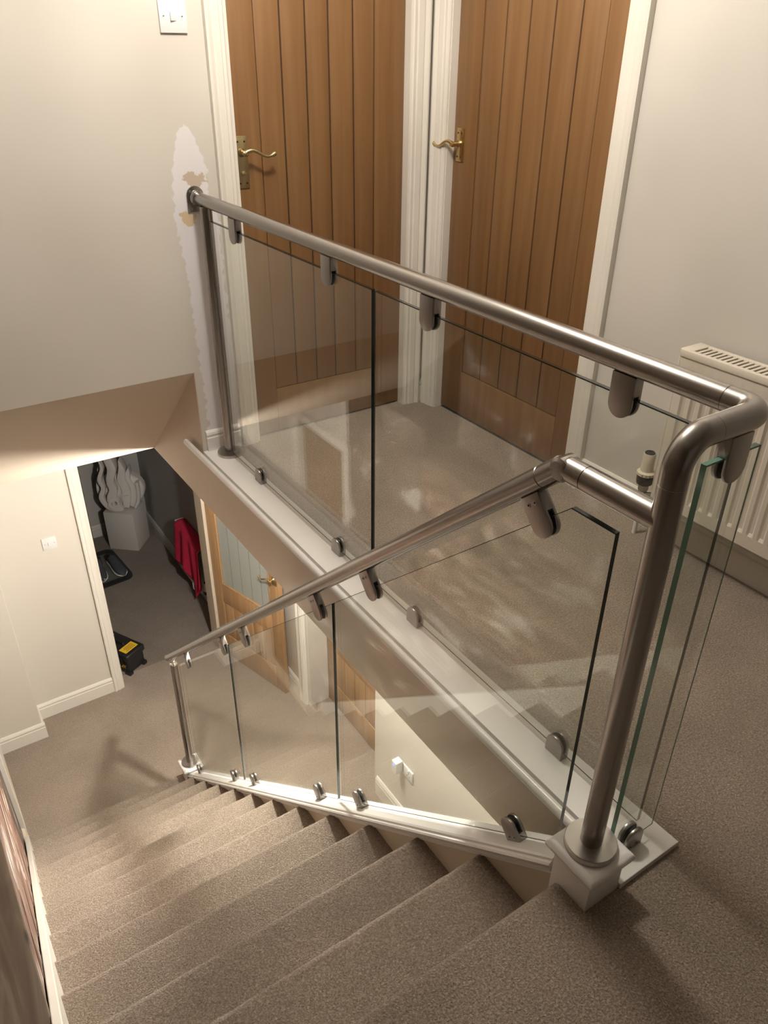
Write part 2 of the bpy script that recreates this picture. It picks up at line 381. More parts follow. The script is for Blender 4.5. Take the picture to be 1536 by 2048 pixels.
# ------------------------------------------------------------------ dimensions
H = -2.73; RI = .21; GO = .2407; NY = .6013; TS = RI / GO
XL, XS = -.08, .853                       # tread sides
FX = .968; FZ = -.262                     # landing fascia plane, hall ceiling
YW = 2.76                                 # far landing wall
XW = 2.06                                 # right landing wall
zg = lambda y: -.624 - .893 * (y - 1.379)  # underside line of stair glass
def ST(name, mb, m, parent=None, **k): return obj(name, mb, m, parent, kind=None if parent else 'structure', **k)

# ------------------------------------------------------------------ structure: upper floor
ST('floor', MB().box(-.35, -3.05, -.2, XW + .03, .5195, 0).box(-.35, .5195, -.2, .828, NY - .021, 0)
   .box(1.0, .5195, -.2, XW + .03, YW + .06, 0)
   .prism([(NY - .021, 0)] + [(NY - .018 + .018 * math.sin(a), -.018 + .018 * math.cos(a)) for a in [k * math.pi / 12 for k in range(0, 13)]] + [(NY - .021, -.036)], XYZ, XL, XS), 'carpet', smooth=30)
ST('ceiling', MB().box(-.45, -3.1, 2.4, XW + .1, YW + .1, 2.5), 'ceil')
ST('wall_left', MB().box(-.45, -3.1, -.6, -.35, 2.95, 2.4), 'stripped')
ST('wall_back', MB().box(-.45, -3.1, -.2, XW + .1, -3.0, 2.4), 'wall')
ST('wall_far', MB().box(-.45, YW, .35, FX + .004, YW + .1, 2.4).box(FX + .004, YW, -.02, 1.215, YW + .1, 2.4).box(1.95, YW, 0, XW + .1, YW + .1, 2.4).box(1.2, YW, 2.0, 1.96, YW + .1, 2.4), 'patched', smooth=0)
ST('wall_right', MB().box(XW, -3.1, -.2, XW + .1, 1.82, 2.4).box(XW, 2.648, 0, XW + .1, YW + .1, 2.4).box(XW, 1.8, 2.0, XW + .1, 2.66, 2.4), 'wall', smooth=0)
ST('wall_bulkhead', MB().prism([(2.762, .3495), (3.463, FZ), (3.47, FZ), (3.475, FZ + .05), (2.87, .349)], XYZ, -.35, FX), 'bulkhead', smooth=0)
ST('wall_fascia', MB().prism([(.604, FZ), (3.463, FZ), (2.762, .3495), (2.7605, .3495), (2.7605, -.02), (.604, -.02)], XYZ, FX, 1.0), 'bulkhead', smooth=0)
ST('ceiling', MB().box(1.0, .3, FZ, 2.1, 4.81, FZ + .05).box(-.35, 3.47, FZ, 1.0, 4.81, FZ + .05).box(-.35, 4.81, FZ, 2.1, 8.1, FZ + .05), 'ceil')

# ------------------------------------------------------------------ lower hall
ST('floor', MB().box(-.45, .2, H - .1, 2.2, 4.81, H), 'carpet')
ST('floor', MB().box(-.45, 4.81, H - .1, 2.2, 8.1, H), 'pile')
ST('wall_hall_left', MB().box(-.35, 3.70, H, -.11, 3.75, FZ).box(-.35, 4.36, H, -.11, 4.69, FZ).box(-.35, 3.75, H + 2.0, -.11, 4.36, FZ), 'wall_low')
ST('wall_stripped', MB().box(-.35, 2.93, H, -.11, 3.70, FZ), 'stripped')
ST('wall_hall_far', MB().box(-.112, 4.50, H, .195, 4.81, FZ).box(.195, 4.69, H, .80, 4.81, FZ).box(.80, 4.69, H + 2.02, 1.60, 4.81, FZ).box(1.60, 4.69, H, 1.9, 4.81, FZ), 'wall_low', bevel=.004, smooth=0)
ST('wall_hall_right', MB().box(1.88, .3, H, 2.1, 2.87, FZ).box(1.88, 3.76, H, 2.1, 4.81, FZ).box(1.88, 2.86, H + 2.05, 2.1, 3.77, FZ), ['wall_low'], bevel=.006, smooth=0)
ST('wall_hall_back', MB().box(.85, .2, H, 2.1, .3, FZ), 'wall_low')
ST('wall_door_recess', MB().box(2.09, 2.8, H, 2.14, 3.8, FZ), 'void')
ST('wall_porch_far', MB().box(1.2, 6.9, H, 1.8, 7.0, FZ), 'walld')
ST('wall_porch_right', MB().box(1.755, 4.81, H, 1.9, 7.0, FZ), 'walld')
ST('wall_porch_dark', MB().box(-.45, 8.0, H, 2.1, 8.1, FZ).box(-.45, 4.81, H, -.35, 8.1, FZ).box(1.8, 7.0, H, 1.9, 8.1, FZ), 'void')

# skirting profile: proud of the wall by d, height h (u = outwards, v = up)
def skirt(h, d=.016): return [(0, 0), (d, 0), (d, h * .70), (d * .80, h * .74), (d * .80, h * .80), (d * .95, h * .84), (d * .75, h * .93), (d * .3, h), (0, h)]
def skirt_run(name, h, a, b, fn, m='white', d=.016): return ST(name, MB().prism(skirt(h, d), fn, a, b), m, smooth=25)
skirt_run('baseboard_right', .125, -3.0, 1.735, lambda u, v, t: (XW - u, t, v), 'trim')
skirt_run('baseboard_right', .105, 2.735, YW, lambda u, v, t: (XW - u, t, v), 'trim')
skirt_run('baseboard_far', .10, .985, 1.13, lambda u, v, t: (t, YW - u, v))
skirt_run('baseboard_far', .10, 2.03, XW, lambda u, v, t: (t, YW - u, v), 'trim')
skirt_run('baseboard_hall_far', .13, .195, .737, lambda u, v, t: (t, 4.69 - u, H + v), 'trim')
skirt_run('baseboard_hall_jog', .13, 4.4995, 4.69, lambda u, v, t: (.195 + u, t, H + v), 'trim')
skirt_run('baseboard_hall_far', .13, -.1, .211, lambda u, v, t: (t, 4.50 - u, H + v), 'trim')
skirt_run('baseboard_hall_left', .13, 3.53, 3.69, lambda u, v, t: (-.11 + u * 1.4, t, H + v), 'string')
ST('trim_12', MB().box(-.16, 3.69, H, -.086, 4.43, H + .022), 'string', bevel=.003)
skirt_run('baseboard_hall_right', .155, 1.0, 2.835, lambda u, v, t: (1.88 - u, t, H + v), 'trim')
skirt_run('baseboard_hall_right', .15, 3.84, 4.69, lambda u, v, t: (1.88 - u, t, H + v), 'trim')
skirt_run('baseboard_porch_far', .13, 1.2, 1.78, lambda u, v, t: (t, 6.9 - u, H + v), 'plinth')
skirt_run('baseboard_porch_right', .13, 4.81, 6.9, lambda u, v, t: (1.755 - u, t, H + v), 'plinth')

# door casings: moulded architrave of width w, proud d; u runs from the opening edge outwards
def arch(w, d=.02): return [(0, 0), (0, d * .45), (w * .10, d * .55), (w * .16, d * .80), (w * .30, d * .72), (w * .36, d * .92), (w * .62, d), (w * .70, d * .86), (w * .76, d * 1.05), (w * .90, d * 1.25), (w, d * 1.1), (w, 0)]
def casing(name, w, z0, z1, fn, m='trim', d=.02): return ST(name, MB().prism(arch(w, d), fn, z0, z1), m, smooth=25)
casing('trim_1', .075, 0, 2.06, lambda u, v, t: (1.212 - u, YW - v, t))
casing('trim_2', .085, 0, 2.06, lambda u, v, t: (1.946 + u, YW - v, t))
casing('trim_3', .085, 0, 2.06, lambda u, v, t: (XW - v, 2.650 + u, t))
casing('trim_4', .085, 0, 2.06, lambda u, v, t: (XW - v, 1.818 - u, t))
casing('trim_5', .072, H, H + 2.05, lambda u, v, t: (.808 - u, 4.69 - v, t))
casing('trim_6', .085, H, H + 2.05, lambda u, v, t: (1.88 - v, 3.765 + u, t))
casing('trim_13', .07, H + .022, H + 2.05, lambda u, v, t: (-.11 + v, 3.752 - u, t))
casing('trim_14', .07, H + .022, H + 2.05, lambda u, v, t: (-.11 + v, 4.358 + u, t))
ST('trim_15', MB().box(-.11, 3.69, H + 2.0, -.09, 4.43, H + 2.07), 'trim', bevel=.003)
# door linings
ST('trim_7', MB().box(1.203, YW - .002, 0, 1.2195, YW + .04, 2.0).box(1.9475, YW - .002, 0, 1.962, YW + .04, 2.0), 'trim')
ST('trim_8', MB().box(XW - .002, 2.6465, 0, XW + .04, 2.66, 2.0).box(XW - .002, 1.806, 0, XW + .04, 1.8205, 2.0), 'trim')
ST('trim_9', MB().box(.80, 4.688, H, .812, 4.815, H + 2.03), 'string')
ST('trim_10', MB().box(1.575, 4.675, H, 1.602, 4.815, H + 2.03), 'string')
ST('trim_11', MB().box(1.885, 3.745, H, 2.045, 3.762, H + 2.0), 'reveal')

# ------------------------------------------------------------------ boarded oak doors
def plank_door(name, w, h, z0, fn, edges, mat_, kick=.198, grp=None):
    """local frame: s along the door, t out of its face (t=0 face), z up"""
    root = thing(name, fn(w / 2, 0, z0), kind='structure')
    def bx(s0, s1, t0, t1, za, zb, mb=None):
        mb = mb or MB(); pts = [fn(s, t, z) for z in (za, zb) for (s, t) in ((s0, t0), (s1, t0), (s1, t1), (s0, t1))]
        return mb.add(pts, [(0, 3, 2, 1), (4, 5, 6, 7), (0, 1, 5, 4), (1, 2, 6, 5), (2, 3, 7, 6), (3, 0, 4, 7)])
    obj('core', bx(.003, w - .003, -.034, -.0075, z0 + .003, z0 + h - .003), 'gap', root)
    obj('stile', bx(0, edges[0] - .001, -.036, 0, z0, z0 + h), mat_, root, bevel=.0015)
    obj('stile', bx(edges[-1] + .001, w, -.036, 0, z0, z0 + h), mat_, root, bevel=.0015)
    obj('bottom_rail', bx(edges[0], edges[-1], -.036, 0, z0, z0 + kick - .003), mat_, root, bevel=.0015)
    obj('top_rail', bx(edges[0], edges[-1], -.036, 0, z0 + h - .11, z0 + h), mat_, root, bevel=.0015)
    for a, b_ in zip(edges[:-1], edges[1:]):
        obj('board', bx(a + .0030, b_ - .0030, -.034, -.003, z0 + kick + .001, z0 + h - .112), mat_, root, bevel=.002)
    return root, bx
d1, bx1 = plank_door('door_1', .7255, 1.975, .008, lambda s, t, z: (1.221 + s, 2.79 - t, z), [.107, .206, .304, .397, .499, .591], 'oak', .19)
d2, bx2 = plank_door('door_2', .8235, 1.975, .010, lambda s, t, z: (2.09 - t, 2.645 - s, z), [.135, .253, .371, .487, .606, .716], 'oak', .20)

def lever_set(root, fn, ms, plate=(.050, .172), zc=1.072, sdir=1, lever_z=1.108, thumb=True):
    """fn(s, t, z) in door frame; lever points +s*sdir"""
    sb = MB(); w, h = plate
    def quad_box(s0, s1, t0, t1, za, zb, mb):
        pts = [fn(s, t, z) for z in (za, zb) for (s, t) in ((s0, t0), (s1, t0), (s1, t1), (s0, t1))]
        return mb.add(pts, [(0, 3, 2, 1), (4, 5, 6, 7), (0, 1, 5, 4), (1, 2, 6, 5), (2, 3, 7, 6), (3, 0, 4, 7)])
    q = MB(); quad_box(-w / 2, w / 2, 0, .004, zc - h / 2, zc + h / 2, q); quad_box(-w / 2 + .006, w / 2 - .006, .004, .007, zc - h / 2 + .008, zc + h / 2 - .008, q)
    hd = obj('handle', q, ms, root, bevel=.0018)
    q = MB(); ax = Vector(fn(0, 1, 0)) - Vector(fn(0, 0, 0))
    q.lathe([(.0135, .006), (.0145, .010), (.010, .016), (.0085, .022), (.0085, .044), (.010, .048), (.006, .052)], fn(0, 0, lever_z), ax, 18)
    P = []
    for k in range(15):
        u = k / 14; P.append(fn(sdir * (-.006 + .118 * u), .045 + .006 * math.sin(u * 3), lever_z + .012 * math.sin(u * 2 * math.pi) * (1 - .3 * u) - .004 * u))
    q.tube(P, [.0085 - .0035 * math.sin(min(1, k / 9) * math.pi / 2) + (.003 if k > 12 else 0) for k in range(15)], 12)
    q.lathe([(.002, -.010), (.009, -.006), (.010, 0), (.009, .006), (.002, .010)], fn(sdir * -.006, .045, lever_z), ax, 14)
    obj('lever', q, ms, hd)
    for a in (-1, 1):
        for b_ in (-1, 1):
            q = MB().lathe([(.0032, .0065), (.0032, .0078), (.001, .008)], fn(a * (w / 2 - .012), 0, zc + b_ * (h / 2 - .018)), ax, 10); obj('screw', q, 'rubber', hd)
    if thumb:
        q = MB().lathe([(.008, .006), (.008, .010), (.003, .012)], fn(0.002, 0, zc - .035), ax, 14); quad_box(-.008, .012, .009, .016, zc - .037, zc - .033, q); obj('thumb_turn', q, ms, hd)
lever_set(d1, lambda s, t, z: (1.247 + s, 2.79 - t, z), 'brassold', (.050, .172), 1.073, 1, 1.106)
lever_set(d2, lambda s, t, z: (2.09 - t, 2.602 - s, z), 'brass', (.045, .120), 1.108, -1, 1.112, thumb=False)

plank_door('door_5', .60, 1.95, H + .03, lambda s, t, z: (-.15 + t, 3.755 + s, z), [.09, .174, .258, .342, .426, .51], 'oak', .20)
# glazed oak doors of the lower hall
def glazed_door(name, hinge, ang, fn_side, L_=.745, handle=True):
    c, s_ = math.cos(ang), math.sin(ang)
    fn = lambda s, t, z: (hinge[0] + c * s - s_ * t * fn_side, hinge[1] + s_ * s + c * t * fn_side, H + z)
    root = thing(name, fn(L_ / 2, 0, 0), kind='structure')
    def bx(s0, s1, t0, t1, za, zb):
        pts = [fn(s, t, z) for z in (za, zb) for (s, t) in ((s0, t0), (s1, t0), (s1, t1), (s0, t1))]
        return MB().add(pts, [(0, 3, 2, 1), (4, 5, 6, 7), (0, 1, 5, 4), (1, 2, 6, 5), (2, 3, 7, 6), (3, 0, 4, 7)])
    obj('stile', bx(0, .093, -.036, 0, .006, 1.98), 'oak2', root, bevel=.002)
    obj('stile', bx(L_ - .097, L_, -.036, 0, .006, 1.98), 'oak2', root, bevel=.002)
    obj('bottom_rail', bx(.093, L_ - .097, -.036, 0, .006, .214), 'oak2', root, bevel=.0015)
    obj('lock_rail', bx(.093, L_ - .097, -.036, 0, .534, .700), 'oak2', root, bevel=.0015)
    obj('top_rail', bx(.093, L_ - .097, -.036, 0, 1.87, 1.98), 'oak2', root, bevel=.0015)
    obj('core', bx(.09, L_ - .09, -.028, -.0062, .20, .55), 'gap', root)
    n = 5; w = (L_ - .19) / n
    for k in range(n): obj('board', bx(.093 + k * w + .0026, .093 + (k + 1) * w - .0026, -.03, -.004, .2175, .5305), 'oak2', root, bevel=.0015)
    pn = obj('pane', bx(.10, L_ - .104, -.022, -.014, .705, 1.865), 'doorglass', root)
    for k in range(1, 5): obj('etched_line', bx(.10 + k * w - .0015, .10 + k * w + .0015, -.014, -.0130, .712, 1.86), 'etch', pn)
    m_ = MB()
    for (a, b_, c_, d_) in ((.093, L_ - .097, .700, .712), (.093, L_ - .097, 1.858, 1.87), (.093, .105, .712, 1.858), (L_ - .109, L_ - .097, .712, 1.858)):
        q = bx(a, b_, -.014, .002, c_, d_); m_.add(q.v, q.f)
    obj('glazing_bead', m_, 'oak2', root, bevel=.003)
    if handle: lever_set(root, lambda s, t, z: fn(L_ - .037 + s, t, z), 'brass', (.045, .115), 1.045, -1, 1.045, thumb=False)
    return root
u3 = math.atan2(3.952 - 4.67, 1.794 - 1.595)
glazed_door('door_3', (1.595, 4.665), u3, -1)
glazed_door('door_4', (2.045, 3.742), -math.pi / 2, -1, .86, handle=False)

# ------------------------------------------------------------------ staircase
stairs = thing('staircase', (.39, 2.0, H), 'straight flight of beige carpeted stairs with cream side strings and white capping', 'staircase')
for n in range(1, 13):
    yn = NY + GO * n; yb = NY + GO * (n - 1) - .045; z = -RI * n; r_ = .018
    prof = [(yb, z), (yn - r_ - .05, z), (yn - r_, z)]
    prof += [(yn - r_ + r_ * math.sin(a), z - r_ + r_ * math.cos(a)) for a in [k * math.pi / 10 for k in range(1, 10)]]
    prof += [(yn - r_, z - 2 * r_), (yn - .028, z - 2 * r_ - .01), (yn - .03, max(z - RI - .0, H + .0)), (yb, max(z - RI - .0, H + .0))]
    mb = MB(); NS = 60; x0, x1 = XL, XS; m_ = len(prof); vs = []; fs = []
    for i in range(NS + 1):
        x = x0 + (x1 - x0) * i / NS
        for k, (a, b_) in enumerate(prof):
            j = noise.noise(Vector((x * 30, n * 7.3, k * .2))) * .0016 if 2 <= k <= 11 else 0
            vs.append((x, a + j, b_ + j * .5))
    for i in range(NS):
        for k in range(m_):
            a = i * m_ + k; b_ = i * m_ + (k + 1) % m_; fs.append((a, b_, b_ + m_, a + m_))
    fs += [tuple(range(m_ - 1, -1, -1)), tuple(NS * m_ + k for k in range(m_))]
    obj('carpeted_step', mb.add(vs, fs), 'carpet', stairs, smooth=50)
line = lambda off: (lambda y: -(y - NY) * TS + off)
# right string, moulded cap
y0, y1 = .612, 3.41
obj('string_board', MB().prism([(y0, zg(y0) - .077), (y1, zg(y1) - .077), (y1 + .03, zg(y1) - .05 - .36), (y1 - .1, H + .02), (y1 - .2, zg(y1 - .2) - .42), (y0, zg(y0) - .42)], XYZ, XS, .893), 'string', stairs, smooth=0)
# cap: profile (x, offset below glass line measured vertically)
capp = [(.836, -.017), (.908, -.017), (.913, -.022), (.913, -.032), (.905, -.040), (.902, -.052), (.893, -.060), (.893, -.075), (.853, -.075), (.853, -.062), (.846, -.060), (.845, -.052), (.838, -.048), (.838, -.042), (.833, -.038), (.833, -.026), (.829, -.030), (.829, -.021)]
capp = [(.842, -.015), (.908, -.015), (.912, -.020), (.912, -.034), (.904, -.040), (.900, -.056), (.893, -.066), (.893, -.078), (.853, -.078), (.848, -.077), (.848, -.070), (.842, -.066), (.836, -.058), (.834, -.050), (.839, -.047), (.839, -.043), (.831, -.040), (.828, -.034), (.831, -.028), (.837, -.026), (.837, -.019)]
obj('string_cap', MB().prism(capp, lambda u, v, t: (u, t, zg(t) + v), y0 + .01, y1), 'white', stairs, smooth=12, label='white moulded string capping')
obj('spandrel_panel', MB().prism([(y0, zg(y0) - .2), (3.3, zg(3.3) - .3), (3.3, H), (y0, H)], XYZ, .862, .884), 'wall_low', stairs, smooth=0)
# left string
obj('wall_string', MB().prism([(NY, .06), (3.49, line(.06)(3.49)), (3.53, H), (3.2, H), (NY, -.35)], XYZ, -.1020, XL), 'trim', stairs, smooth=0, bevel=.003)
# newel blocks
def newel(cx, cy, zb, zt, label):
    q = MB().box(cx - .046, cy - .049, zb - (.04 if zb == 0 else 0), cx + .046, cy + .045, zt)
    nb = obj('newel_block', q, 'white', stairs, bevel=.002, label=label)
    prof = [(-.0, 0), (.052, 0), (.060, .006), (.062, .014), (.058, .022), (.048, .0265), (0, .0265)]
    q = MB(); ring = []
    for r_, h_ in prof[1:]:
        ring.append([(cx + a * r_, cy + b_ * r_, zt + h_) for a, b_ in ((-1, -1), (1, -1), (1, 1), (-1, 1))])
    vs = [v for rg in ring for v in rg]; fs = [(0, 3, 2, 1), tuple(len(vs) - 4 + k for k in range(4))]
    for i in range(len(ring) - 1):
        for k in range(4): fs.append((i * 4 + k, i * 4 + (k + 1) % 4, (i + 1) * 4 + (k + 1) % 4, (i + 1) * 4 + k))
    obj('newel_cap', q.add(vs, fs), 'white', nb, smooth=40, bevel=.0025)
newel(.873, .568, 0, .084, 'white newel block at the stair head')
newel(.873, 3.414, H, -2.405, 'white newel block at the stair foot')

# landing edge board and rounded nosing
lb = thing('landing_edge_board', (1.02, 1.6, 0), 'white painted edge board running under the landing glass', 'edge board')
obj('board', MB().prism([(.9655, YW - .002), (.9655, .63), (.921, .63), (.921, .515), (1.098, .515), (1.086, .86), (1.083, YW - .002)], ZX, -.002, .014), 'white', lb, bevel=.0015, smooth=20)
nos = [(.967, -.004), (.967, .016), (.961, .019), (.955, .017), (.951, .012), (.949, .004), (.952, -.004), (.958, -.012), (.966, -.014), (.981, -.014), (.981, -.004)]
obj('nosing', MB().prism([(u - .0128, v) for u, v in nos], YX, .622, 2.90), 'white', lb, smooth=50, label='rounded nosing')

# ------------------------------------------------------------------ glass clamps
RT = .0212
def clamp_meshes(w=.0215, ln=.052, th=.0135, gap=.0062, base=.020, sz=.010):
    """D clamp; local: u = x(width), w = z (0 at mount, + towards glass), thickness along y"""
    n = 12; arc = [(w * math.cos(a), ln - w + w * math.sin(a)) for a in [math.pi * k / n for k in range(n + 1)]]
    q = MB()
    f = lambda u, v, t: (u, t, v)
    # one U-shaped casting: cheeks each side of the slot, solid below it
    m_ = len(arc) + 2; fr = [(-w, base), (w, base)] + arc; lo = [(-w, 0), (w, 0)]
    vs = []; ts = (-th, -gap, gap, th)
    for t in ts: vs += [f(u, v, t) for u, v in fr]
    b0 = len(vs)
    for t in ts: vs += [f(u, v, t) for u, v in lo]
    fs = []
    for a_, b2 in ((0, 1), (2, 3)):
        for k in range(m_):
            if k == 0: continue
            fs.append((a_ * m_ + k, a_ * m_ + (k + 1) % m_, b2 * m_ + (k + 1) % m_, b2 * m_ + k))
    fs += [tuple(m_ + k for k in range(m_)), tuple(2 * m_ + k for k in range(m_))]
    fs += [(m_, m_ + 1, 2 * m_ + 1, 2 * m_)]
    fs += [tuple([b0, b0 + 1] + [k for k in range(1, m_)] + [0])] + [tuple([b0 + 6, b0 + 7] + [3 * m_ + k for k in range(1, m_)] + [3 * m_])]
    fs += [(b0, b0 + 2, b0 + 4, b0 + 6, b0 + 7, b0 + 5, b0 + 3, b0 + 1)]
    for k in (0, 1): fs.append(tuple([b0 + k, b0 + 2 + k, b0 + 4 + k, b0 + 6 + k, 3 * m_ + k, 2 * m_ + k, m_ + k, k]))
    q.add(vs, fs)
    body = mesh_of('glass_clamp', q, 'chrome', bevel=.0011, smooth=40)
    w2 = w - .0016; arc2 = [(w2 * math.cos(a), ln - w - .0 + w2 * math.sin(a)) for a in [math.pi * k / n for k in range(n + 1)]]
    q = MB()
    for s in (-1, 1): q.prism([(-w2, base), (w2, base)] + arc2, f, s * (gap - .0012), s * (gap + .0012))
    q.prism([(-w2, base - .001), (w2, base - .001), (w2, base + .003), (-w2, base + .003)], f, -gap, gap)
    pad = mesh_of('rubber_pad', q, 'rubber', smooth=0)
    q = MB().lathe([(.0044, 0), (.0044, .0007), (.0030, .0008), (.0026, .0003)], (0, 0, 0), (0, -1, 0), 16)
    q.lathe([(.0019, 0), (.0019, .00095), (.001, .001)], (0, 0, 0), (0, -1, 0), 8, mi=1)
    scr = mesh_of('screw', q, ['screw', 'rubber'])
    return body, pad, scr
SHORT = clamp_meshes(.0250, .056, th=.0122, gap=.0058, base=.017); LONG = clamp_meshes(.0252, .080, th=.0122, gap=.0058, base=.036)
def clamp(parent, pos, rot, screws, label, kind):
    BODY, PAD, SCR = kind; sz = .010 if kind is SHORT else .016
    """rot: 3x3 columns = local x(width), y(thickness), z(towards glass)"""
    o = bpy.data.objects.new('glass_clamp', BODY); COL.objects.link(o); o.parent = parent
    mx = Matrix(rot).transposed().to_4x4(); mx.translation = Vector(pos) - wloc(parent); o.matrix_local = mx
    p_ = bpy.data.objects.new('rubber_pad', PAD); COL.objects.link(p_); p_.parent = o
    if screws:
        for s in (-.009, .009):
            q = bpy.data.objects.new('screw', SCR); COL.objects.link(q); q.parent = o; q.location = (s, -.0124, sz)
    if label: o['label'] = label
    return o
def seg_tube(a, b, r=RT, e=.0012):
    a, b = Vector(a), Vector(b); d = (b - a).normalized()
    return MB().tube([a, a + d * e, b - d * e, b], [r - e * .8, r, r, r - e * .8], 36)

# ------------------------------------------------------------------ landing balustrade
XA, ZR, Y0, X0 = 1.053, .975, .57, .873
lbal = thing('landing_balustrade', (XA, 1.6, .02), 'brushed steel and glass balustrade running level along the landing to the far wall', 'balustrade')
obj('handrail', seg_tube((XA, 2.738, ZR), (XA, .628, ZR)), 'steel', lbal)
pth = fillet([(XA, .6275, ZR), (XA, Y0, ZR), (.9375, Y0, ZR)], [.032], 10)
obj('corner_elbow', MB().tube(pth, RT, 36), 'steel', lbal)
pth = fillet([(.937, Y0, ZR), (X0, Y0, ZR), (X0, Y0, .906)], [.048], 12)
obj('newel_elbow', MB().tube(pth, RT, 36), 'steel', lbal)
obj('newel_post', seg_tube((X0, Y0, .9055), (X0, Y0, .118)), 'steel', lbal)
DISC = [(.050, 0), (.0505, .002), (.0505, .0125), (.0490, .0150), (.0205, .0156)]
obj('base_cover', MB().lathe(DISC, (X0, Y0, .1105), seg=48), 'cover', lbal, smooth=40, label='round steel cover on the newel block')
obj('far_post', seg_tube((XA, 2.683, .957), (XA, 2.683, .022)), 'steel', lbal)
obj('base_cover', MB().lathe(DISC, (XA, 2.683, .014), seg=48), 'cover', lbal, smooth=40, label='round steel cover at the wall end')
# wall flange
arcp = [(.031 * math.cos(a), .008 + .031 * math.sin(a)) for a in [math.pi * k / 10 for k in range(11)]]
fl = obj('wall_flange', MB().prism([(-.031, -.045), (.031, -.045)] + arcp, lambda u, v, t: (XA - .005 + u, t, ZR + v), YW, YW - .006).lathe([(.027, 0), (.027, .006), (.023, .012), (.0225, .02)], (XA, YW - .005, ZR), (0, -1, 0), 30), 'steel', lbal, bevel=.001)
for a, b_ in ((-.021, .023), (.013, .025), (-.021, -.034), (.013, -.034)):
    obj('screw', MB().lathe([(.0042, .006), (.0042, .0075), (.0025, .0075), (.002, .0068)], (XA + a - .002, YW, ZR + b_), (0, -1, 0), 12), 'screw', fl)
def pane(parent, lo, hi, ax, poly, edge, th=.010, name='glass_panel', label=None):
    """flat sheet: poly in (horizontal, z); ax 'x' = sheet in y-z plane at x=lo"""
    fn = (lambda u, v, t: (lo + t, u, v)) if ax == 'x' else (lambda u, v, t: (u, lo + t, v))
    q = MB(); n = len(poly); q.prism(poly, fn, -th / 2, th / 2); q.mi = [1] * n + [0, 0]
    q.mi[1 if ax == 'y' else n - 1] = 0               # the end turned away from the viewer side reads clear
    q.mi[0] = 0                                       # underside reads clear; only its ground arris shows
    for i in range(n):
        (ua, va), (ub, vb) = poly[i], poly[(i + 1) % n]
        if abs(ua - ub) < .01: continue
        dv = .0018 if i == 0 else -.0018
        q.prism([(ua, va), (ub, vb), (ub, vb + dv), (ua, va + dv)], fn, -th / 2 - .0001, -th / 2 + .0012, mi=1)
    (ua, va), (ub, vb) = (poly[1], poly[2]) if ax == 'y' else (poly[0], poly[-1])
    q.prism([(ua - .0018, va), (ua, va), (ub, vb), (ub - .0018, vb)], fn, -th / 2 - .0001, -th / 2 + .0012, mi=1)
    return obj(name, q, ['glass', edge], parent, smooth=0, label=label)
pane(lbal, XA, 0, 'x', [(2.645, .034), (1.625, .034), (1.625, .915), (2.645, .915)], 'gedge')
pane(lbal, XA, 0, 'x', [(1.609, .034), (.589, .034), (.589, .915), (1.609, .915)], 'gedge')
pane(lbal, Y0, 0, 'y', [(.938, .037), (1.068, .037), (1.068, .919), (.938, .919)], 'gedge2', label='narrow return pane beside the newel post')
RU = ((0, 1, 0), (-1, 0, 0), (0, 0, 1))       # clamp standing up, width along y
RD = ((0, -1, 0), (-1, 0, 0), (0, 0, -1))     # hanging down
# orientation matrices are given as columns
for y in (2.448, 1.843, 1.388, .818):
    clamp(lbal, (XA, y, ZR - RT + .0015 - .0), ((0, -1, 0), (-1, 0, 0), (0, 0, -1)), False, None, LONG)
for y in (2.402, 1.828, 1.400, .830):
    clamp(lbal, (XA, y, .0142), ((0, 1, 0), (1, 0, 0), (0, 0, 1)), False, None, SHORT)
clamp(lbal, (1.002, Y0, ZR - RT + .0015), ((-1, 0, 0), (0, 1, 0), (0, 0, -1)), False, None, LONG)
clamp(lbal, (1.005, Y0, .0142), ((1, 0, 0), (0, 1, 0), (0, 0, 1)), True, None, SHORT)

# ------------------------------------------------------------------ stair balustrade
sbal = thing('stair_balustrade', (X0, 2.0, zg(2.0) - .015), 'brushed steel and glass balustrade sloping down beside the stairs', 'balustrade')
SL = Vector((0, 1, -.893)).normalized(); PU = Vector((0, .893, 1)).normalized()
rail = lambda y: Vector((X0, y, .843 - .893 * (y - .775)))
obj('level_rail', seg_tube((X0, Y0 + .0215, .846), (X0, .722, .846)), 'steel', sbal)
obj('post_saddle', MB().lathe([(.0214, 0), (.0214, .030), (.0205, .031)], (X0, Y0 + .004, .846), (0, 1, 0), 36), 'steel', sbal)
kn = MB().tube([(X0, .7225, .846), (X0, .760, .846)], RT, 36)
kn.lathe([(.006, -.0212), (.016, -.0205), (.0212, -.016), (.0214, 0), (.0212, .016), (.016, .0205), (.006, .0212)], (X0, .768, .845), (1, 0, 0), 30)
kn.lathe([(.001, .0212), (.0115, .0185), (.0185, .0105), (.0212, 0)], (X0, .760, .846), (0, 1, 0), 30)
obj('knuckle_joint', kn, 'steel', sbal)
a = rail(.775); obj('knuckle_joint', MB().tube([a - SL * .002, a + SL * .001, a + SL * .050, a + SL * .051], [RT - .004, RT, RT, RT - .001], 36), 'steel', sbal)
b_ = rail(3.495)
obj('handrail', seg_tube(a + SL * .0515, b_), 'steel', sbal)
obj('end_cap', MB().tube([b_ - SL * .001, b_ + SL * .003, b_ + SL * .008, b_ + SL * .010], [RT, RT + .0012, RT + .0012, RT - .003], 36), 'steel', sbal)
yp = 3.414; zt = rail(yp).z - .062
obj('foot_post', seg_tube((X0, yp, zt), (X0, yp, -2.372)), 'steel', sbal)
obj('post_saddle', MB().lathe([(.0212, 0), (.020, .006), (.010, .010), (.008, .018), (.012, .026), (.016, .034), (.014, .046)], (X0, yp, zt), (0, 0, 1), 24), 'bright', sbal)
